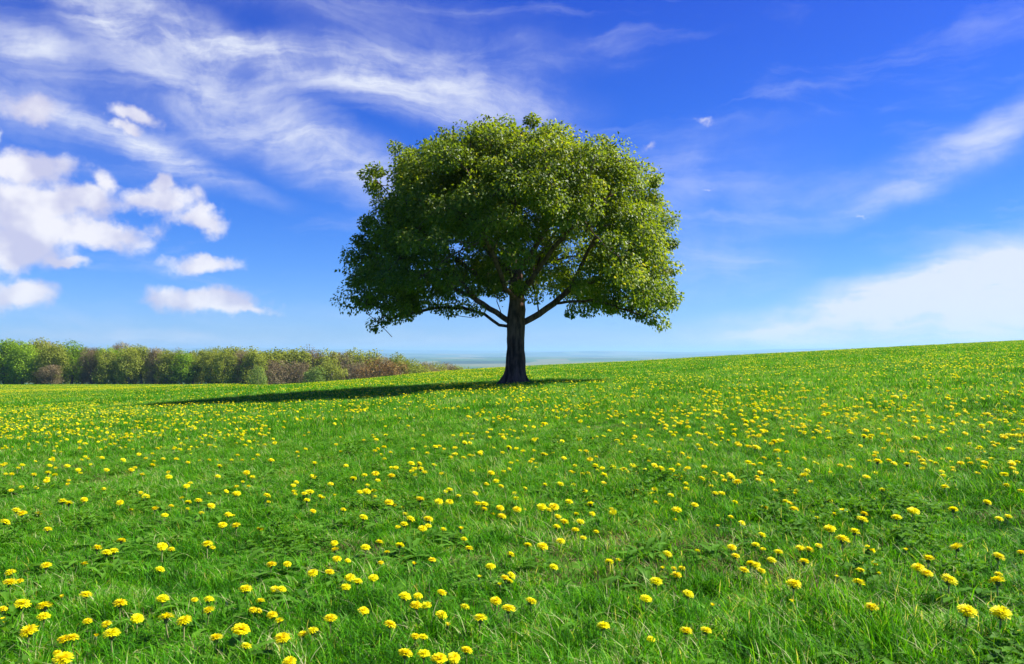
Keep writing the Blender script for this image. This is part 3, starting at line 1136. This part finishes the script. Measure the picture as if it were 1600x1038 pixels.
def stem_mesh(bx, by):
    t = np.linspace(0, 1, 5)
    g = Geo()
    g.add(*tube(np.stack([bx * (1 - t) ** 2, by * (1 - t) ** 2, -0.006 + t * (HEAD_H - 0.004)], -1), np.full(5, 0.0021), 6))
    return g.mesh('stem', mat_stem)


bract_me = bract_mesh()
stem_mes = [stem_mesh(0.012, 0.004), stem_mesh(-0.015, 0.008), stem_mesh(0.005, -0.012), stem_mesh(-0.004, 0.015)]

# flowers read off the photograph: (column, row, width) per strip, with each strip's own origin and scale
STRIPS = [
    (0, 780, 4.0, [(390,15,100),(430,28,60),(525,5,40),(750,25,45),(822,68,30),(968,63,50),(1065,45,-35),(1175,22,45),(1240,12,50),(1165,65,35),(1260,90,40),(1425,100,50),(1465,103,25),(1390,167,60),(1475,168,60),(100,72,45),(138,93,60),(242,90,40),(33,148,60),(297,193,52),(758,262,52),(607,308,62),(665,338,62),(710,328,58),(1013,300,65),(1070,316,45),(1295,285,68),(1328,306,40),(287,420,62),(527,407,45),(1000,443,55),(63,462,60),(62,527,75),(122,517,48),(1533,567,82),(138,662,105),(275,675,110),(273,738,70),(535,603,70),(388,620,-45),(80,735,-50),(20,760,55),(15,690,50),(750,655,80),(1017,627,75),(1215,633,45),(1305,630,62),(1303,700,80),(857,750,72),(545,767,55),(665,785,60),(1038,745,95),(1150,765,90),(180,830,98),(400,882,75),(450,872,75),(697,848,100),(600,865,-45),(1505,822,108),(1350,873,88),(1538,922,65),(395,1005,115),(358,965,35),(1580,697,60)]),
    (600, 780, 4.0, [(30,25,70),(62,40,40),(115,55,35),(130,97,45),(165,128,65),(125,160,55),(85,178,40),(275,128,65),(275,172,50),(240,188,60),(370,192,45),(342,20,60),(225,3,60),(625,35,60),(625,65,50),(725,58,55),(685,95,35),(735,110,60),(480,195,-55),(500,252,45),(98,292,62),(18,335,45),(530,312,62),(300,383,55),(187,410,-45),(830,68,60),(868,70,35),(985,55,80),(1060,52,80),(1030,70,50),(1085,112,50),(1125,145,65),(1078,175,55),(1195,197,60),(1245,245,45),(1325,207,45),(1225,145,60),(1155,20,55),(1290,35,55),(1200,95,45),(1420,65,40),(1300,95,45),(1103,265,60),(898,290,55),(990,300,75),(792,350,62),(665,425,68),(1060,428,62),(595,495,-42),(755,495,60),(795,480,60),(785,515,40),(725,543,-50),(1407,395,60),(1462,385,42),(130,612,80),(212,610,62),(360,588,65),(200,668,80),(265,668,70),(505,677,62),(358,728,75),(697,640,75),(918,642,78),(778,690,90),(600,750,95),(397,795,-45),(38,788,80),(195,862,65),(245,865,60),(130,968,95),(248,972,85),(343,1003,105),(435,995,82),(515,948,75),(1370,797,85)]),
    (1200, 780, 4.0, [(110,18,45),(160,68,65),(383,15,40),(283,85,35),(300,120,45),(412,95,38),(467,77,55),(600,95,50),(588,132,70),(803,118,60),(1157,68,55),(1370,22,45),(1443,127,48),(1500,112,45),(385,190,75),(540,207,72),(465,255,90),(315,295,50),(200,312,62),(255,318,62),(65,335,62),(22,385,60),(222,395,68),(633,318,70),(862,325,-42),(670,403,35),(1178,305,78),(1440,362,68),(1580,337,50),(1000,375,75),(937,432,75),(990,468,75),(578,450,55),(697,477,-42),(432,495,-35),(565,525,80),(160,535,92),(148,650,-42),(1130,510,95),(1432,515,88),(1440,472,35),(648,680,80),(1243,707,108),(1455,718,115)]),
    (400, 780, 4.025, [(78,22,38),(318,10,48),(358,78,42),(548,68,40),(675,118,60),(25,193,52),(492,280,50),(495,322,60),(508,380,62),(577,390,42),(688,308,65),(775,273,55),(785,403,42),(95,415,66),(195,413,55),(355,470,72),(463,463,62),(118,570,60),(160,570,60),(590,497,68),(638,520,66),(563,558,68),(738,500,68),(27,643,60),(15,705,45),(675,706,72),(100,733,70),(145,768,65),(468,755,85),(355,832,75),(295,853,62),(163,880,100),(210,1028,85)]),
    (1000, 780, 4.025, [(98,24,42),(343,40,52),(596,22,42),(785,55,50),(212,132,-30),(570,115,42),(640,153,46),(492,178,-42),(765,228,56),(725,290,55),(783,318,-30),(365,330,-28),(577,307,60),(172,348,62),(600,360,55),(695,408,62),(728,418,60),(760,455,62),(652,450,65),(228,483,75),(215,442,50),(262,438,50),(142,442,-45),(100,522,85),(35,632,80),(303,600,72),(290,833,80),(415,830,72),(68,886,62),(455,678,-40)]),
    (0, 680, 4.0, [(25,85,35),(20,190,55),(135,190,35),(300,193,35),(350,208,28),(415,193,38),(210,250,42),(75,248,40),(300,237,50),(295,272,30),(545,150,25),(630,143,40),(745,152,40),(505,42,42),(700,22,45),(768,20,38),(865,15,60),(415,28,28),(820,220,42),(845,205,30),(943,190,40),(897,248,38),(1055,265,45),(1010,150,30),(1105,152,35),(1170,173,32),(1075,222,28),(1355,260,40),(1295,157,30),(1330,152,25),(1455,158,35),(1485,128,32),(1540,238,55),(1520,295,30),(1165,322,42),(1195,303,38),(1567,322,38),(1390,345,32),(1470,370,45),(1300,370,35),(875,362,35),(905,383,38),(80,347,35),(635,338,32),(520,405,38),(1520,65,40),(1550,40,35),(680,60,30),(722,58,30),(970,85,40),(1370,195,50),(1580,155,30)]),
    (400, 680, 4.0, [(130,42,32),(65,62,35),(300,90,38),(95,160,45),(365,178,45),(368,262,40),(560,190,35),(505,62,42),(735,102,40),(780,125,36),(800,78,40),(750,30,40),(880,200,40),(845,205,35),(970,180,55),(1020,182,55),(990,214,45),(1030,212,45),(1105,190,42),(1072,115,35),(1120,75,60),(1305,52,50),(1250,82,42),(1400,105,32),(1580,80,50),(1540,18,38),(1360,220,36),(845,257,60),(608,275,50),(753,285,40),(690,315,35),(690,355,55),(648,358,42),(752,342,38),(728,385,36),(235,315,38),(240,295,36),(237,355,42),(340,358,50),(300,368,40),(400,385,40),(437,392,36),(500,375,26),(318,410,42),(1440,310,42),(1500,290,45),(1530,322,42),(1545,228,36),(1470,240,50),(1208,345,52),(1265,382,40),(1370,368,42),(1000,395,40),(1040,400,40),(1140,420,52)]),
    (800, 680, 4.0, [(40,22,32),(150,20,40),(35,85,36),(190,120,40),(215,125,32),(135,98,28),(270,112,28),(30,162,28),(130,152,30),(145,178,26),(460,103,38),(685,60,34),(745,108,36),(993,108,34),(1100,145,32),(1150,65,40),(1430,65,42),(1520,78,48),(1565,38,34),(1565,145,36),(1500,187,38),(1550,182,36),(745,180,40),(780,205,40),(735,232,40),(675,218,40),(860,165,32),(890,195,50),(930,212,60),(520,195,60),(570,208,40),(530,222,34),(355,230,40),(398,235,34),(437,243,34),(475,242,42),(205,313,42),(390,305,36),(450,350,52),(785,352,42),(880,365,36),(990,380,50),(995,250,34),(1045,258,50),(1055,275,36),(1085,305,42),(1370,265,50),(1325,282,36),(1395,300,46),(1250,320,36),(1268,367,48),(1550,238,42),(1530,265,42),(1535,282,40)]),
    (1200, 680, 4.0, [(38,42,50),(130,107,34),(62,150,30),(85,178,36),(200,140,36),(130,215,38),(220,215,40),(398,132,30),(525,157,32),(455,192,42),(405,235,36),(685,168,55),(640,165,34),(745,160,38),(868,185,48),(615,268,52),(670,235,32),(740,82,30),(600,10,60),(770,25,34),(205,280,30),(278,290,34),(25,290,44),(48,350,38),(143,343,34),(158,367,38),(110,415,40),(382,412,32),(715,345,42),(945,140,32),(970,158,34),(1012,165,34),(1055,178,36),(1090,148,28),(1140,168,28),(1152,205,30),(1158,222,30),(1070,228,38),(993,205,38),(1205,175,42),(1268,178,38),(1245,150,34),(1345,170,34),(1390,150,36),(1300,240,36),(1420,272,34),(1510,180,42),(1515,225,38),(1490,318,46),(1310,88,30),(1525,88,38),(1370,425,45),(1460,5,34),(1535,5,36),(1570,45,30)]),
]


def build_dandelions():
    rr = np.random.default_rng(99)
    spots = []
    for (u0, v0, k, lst) in STRIPS:
        for (a, b, w) in lst:
            spots.append((u0 + a / k, v0 + b / k, abs(w) / k, w < 0))
    spots.sort(key=lambda s: -s[2] - 0.02 * s[1])
    rest_p, rest_r, rest_s, rest_v = [], [], [], []
    n_open = 0
    for i, (u, v, w, half) in enumerate(spots):
        lift = HEAD_H
        for _ in range(3):
            p = ground_hit(u, v, lift)
            dist = np.linalg.norm(p)
            s = float(np.clip(w * dist / F / 0.046, 0.55, 1.15))
            lift = HEAD_H * s
        gz = float(terrain(p[0], p[1]))
        tilt = abs(rr.normal(0, 0.22)) + 0.04
        az_ = rr.normal(0.0, 1.0) if p[0] > -0.4 else rr.uniform(0, 6.28)
        # the head leans by 'tilt' towards az_ (0 = towards the sun side)
        ax = Vector((-math.sin(az_), math.cos(az_), 0))
        if i < 300:
            o = obj('dandelion', None, None, (p[0], p[1], gz), 0.0, s)
            tx = np.array([(q_[0] - u) ** 2 + (1.6 * (q_[1] - v)) ** 2 for j_, q_ in enumerate(spots) if j_ != i]).min() ** 0.5 < 1.05 * w
            if half:
                tag(o, 'half-closed small orange-yellow dandelion standing in the grass', 'dandelion', 'half-closed dandelions in the near grass')
            elif tilt > 0.42:
                tag(o, 'yellow dandelion with its flat head tipped steeply to one side', 'dandelion', 'tipped dandelions in the near grass')
            elif tx:
                tag(o, 'open yellow dandelion head crowded against a neighbouring dandelion', 'dandelion', 'dandelions touching a neighbour')
            elif s > 0.95:
                tag(o, 'large broad yellow dandelion standing by itself in short grass', 'dandelion', 'large single dandelions in the near grass')
            elif s < 0.74:
                tag(o, 'small yellow dandelion standing by itself low in the grass', 'dandelion', 'small single dandelions in the near grass')
            else:
                tag(o, 'middle-sized open yellow dandelion standing by itself in the grass', 'dandelion', 'open single dandelions in the near grass')
            q = Matrix.Rotation(tilt, 4, ax) @ Matrix.Rotation(rr.uniform(0, 6.28), 4, 'Z')
            h = obj('flower_head', half_heads[i % 2] if half else heads[i % 5], o, (0, 0, HEAD_H))
            h.rotation_euler = q.to_euler()
            b = obj('bract', bract_me, o, (0, 0, HEAD_H))
            b.rotation_euler = q.to_euler()
            st = obj('stem', stem_mes[i % 4], o)
            n_open += 1
        else:
            rest_p.append((p[0], p[1], gz))
            e = (Matrix.Rotation(tilt, 4, ax)).to_euler()
            rest_r.append((e.x, e.y, rr.uniform(0, 6.28)))
            rest_s.append((s, s, s))
            rest_v.append(rr.integers(0, 4))
    # the flowers beyond, and those beside the frame
    def dens(d):
        return 60 if d < 14 else (52 * (14 / d) ** 0.75)
    p = keep_off_far(field_points(dens, 236, 0.86, 1.2))
    d = np.hypot(p[:, 0], p[:, 1])
    X = p[:, 0] / p[:, 1]
    row = np.array(550 - F * (terrain(p[:, 0], p[:, 1]) + 0.09 - HC) / p[:, 1])
    inside = (np.abs(X) < 0.645) & (rng.random(len(p)) > np.interp(row, [676, 690, 770, 800], [1.0, 0.5, 0.16, 0.0]))
    clump = wob(p[:, 0], p[:, 1], 2.2, 51) * 0.8 + wob(p[:, 0], p[:, 1], 0.5, 52) * 0.6
    prob = np.clip(0.48 + 0.55 * clump, 0.04, 1.0)
    prob = prob * np.interp(row, [598, 606, 612, 624, 636, 690], [0.9, 0.8, 0.5, 0.42, 0.9, 0.8])
    prob = prob * np.where((row < 614) & (X > 0.02), 0.5, 1.0)
    prob = np.where((d > 90) & (X < -0.3), np.clip(0.6 + 0.9 * wob(p[:, 0] * 0.25, p[:, 1], 0.12, 53), 0.05, 1) * 1.5, prob)
    ok = (~inside) & (rng.random(len(p)) < prob)
    p, d = p[ok], d[ok]
    n = len(p)
    z = terrain(p[:, 0], p[:, 1])
    sc = np.clip(rng.normal(0.88, 0.17, n), 0.45, 1.25) * (1 + 0.35 * sstep(d, 20, 120))
    rest_p = np.vstack([np.array(rest_p), np.column_stack([p, z])])
    rest_s = np.vstack([np.array(rest_s), np.stack([sc, sc, np.clip(sc, .5, 1.25)], -1)])
    rest_r = np.vstack([np.array(rest_r), np.stack([rng.normal(0, .2, n), rng.normal(.12, .22, n), rng.uniform(0, 6.28, n)], -1)])
    rest_v = np.concatenate([np.array(rest_v), np.where(d > 16, rng.integers(4, 6, n), rng.integers(0, 4, n))])
    # whole little flowers in one mesh each
    src = []
    for s in range(6):
        r_ = np.random.default_rng(340 + s)
        rows = OPEN[:4] if s < 4 else [(7, 0.021, 0.12, 0.0, 0.017), (5, 0.016, 0.7, 0.002, 0.014)]
        V, f, t = petals(r_, rows, 0.0)
        g = Geo()
        g.add(*tube([(0.01, 0, -0.006), (0.002, 0, 0.035), (0, 0, HEAD_H)], [0.002] * 3, 4))
        sv, sq, stp = g.V[0], g.Q[0], g.T[0]
        me = mesh_np('flower', np.vstack([V + np.array([0, 0, HEAD_H]), sv]), [f, sq + len(V), stp + len(V)], mat_petal,
                     {'tone': np.concatenate([t, np.zeros(len(sv))])})
        me.materials.append(mat_stem)
        mi = np.zeros(len(me.polygons), np.int32)
        mi[len(f):] = 1
        me.polygons.foreach_set('material_index', mi)
        src.append(me)
    scatter('dandelion_drift', rest_p, rest_r, rest_s, rest_v, src, 'countless small yellow dandelions drifting across the farther meadow')
    print('flowers', len(spots), n)


build_dandelions()


# ------------------------------------------------------------------ the air over the far country
def build_haze():
    m = bpy.data.materials.new('air')
    m.use_nodes = True
    nt = m.node_tree
    nt.nodes.clear()
    v = N(nt, 'ShaderNodeVolumePrincipled', {'Color': (0.42, 0.76, 1.0, 1), 'Density': HAZE, 'Anisotropy': 0.2})
    out = N(nt, 'ShaderNodeOutputMaterial', {'Volume': v.outputs[0]})
    a, lo, hi = 25500.0, -130.0, 95.0
    V = np.array([(x, y, z) for z in (lo, hi) for y in (-a, a) for x in (-a, a)])
    q = np.array([[0, 2, 3, 1], [4, 5, 7, 6], [0, 1, 5, 4], [1, 3, 7, 5], [3, 2, 6, 7], [2, 0, 4, 6]])
    tag(obj('haze', mesh_np('haze', V, [q], m)), 'thin pale blue haze over the distant country', None, None, 'stuff')


HAZE = 1.1e-4
build_haze()
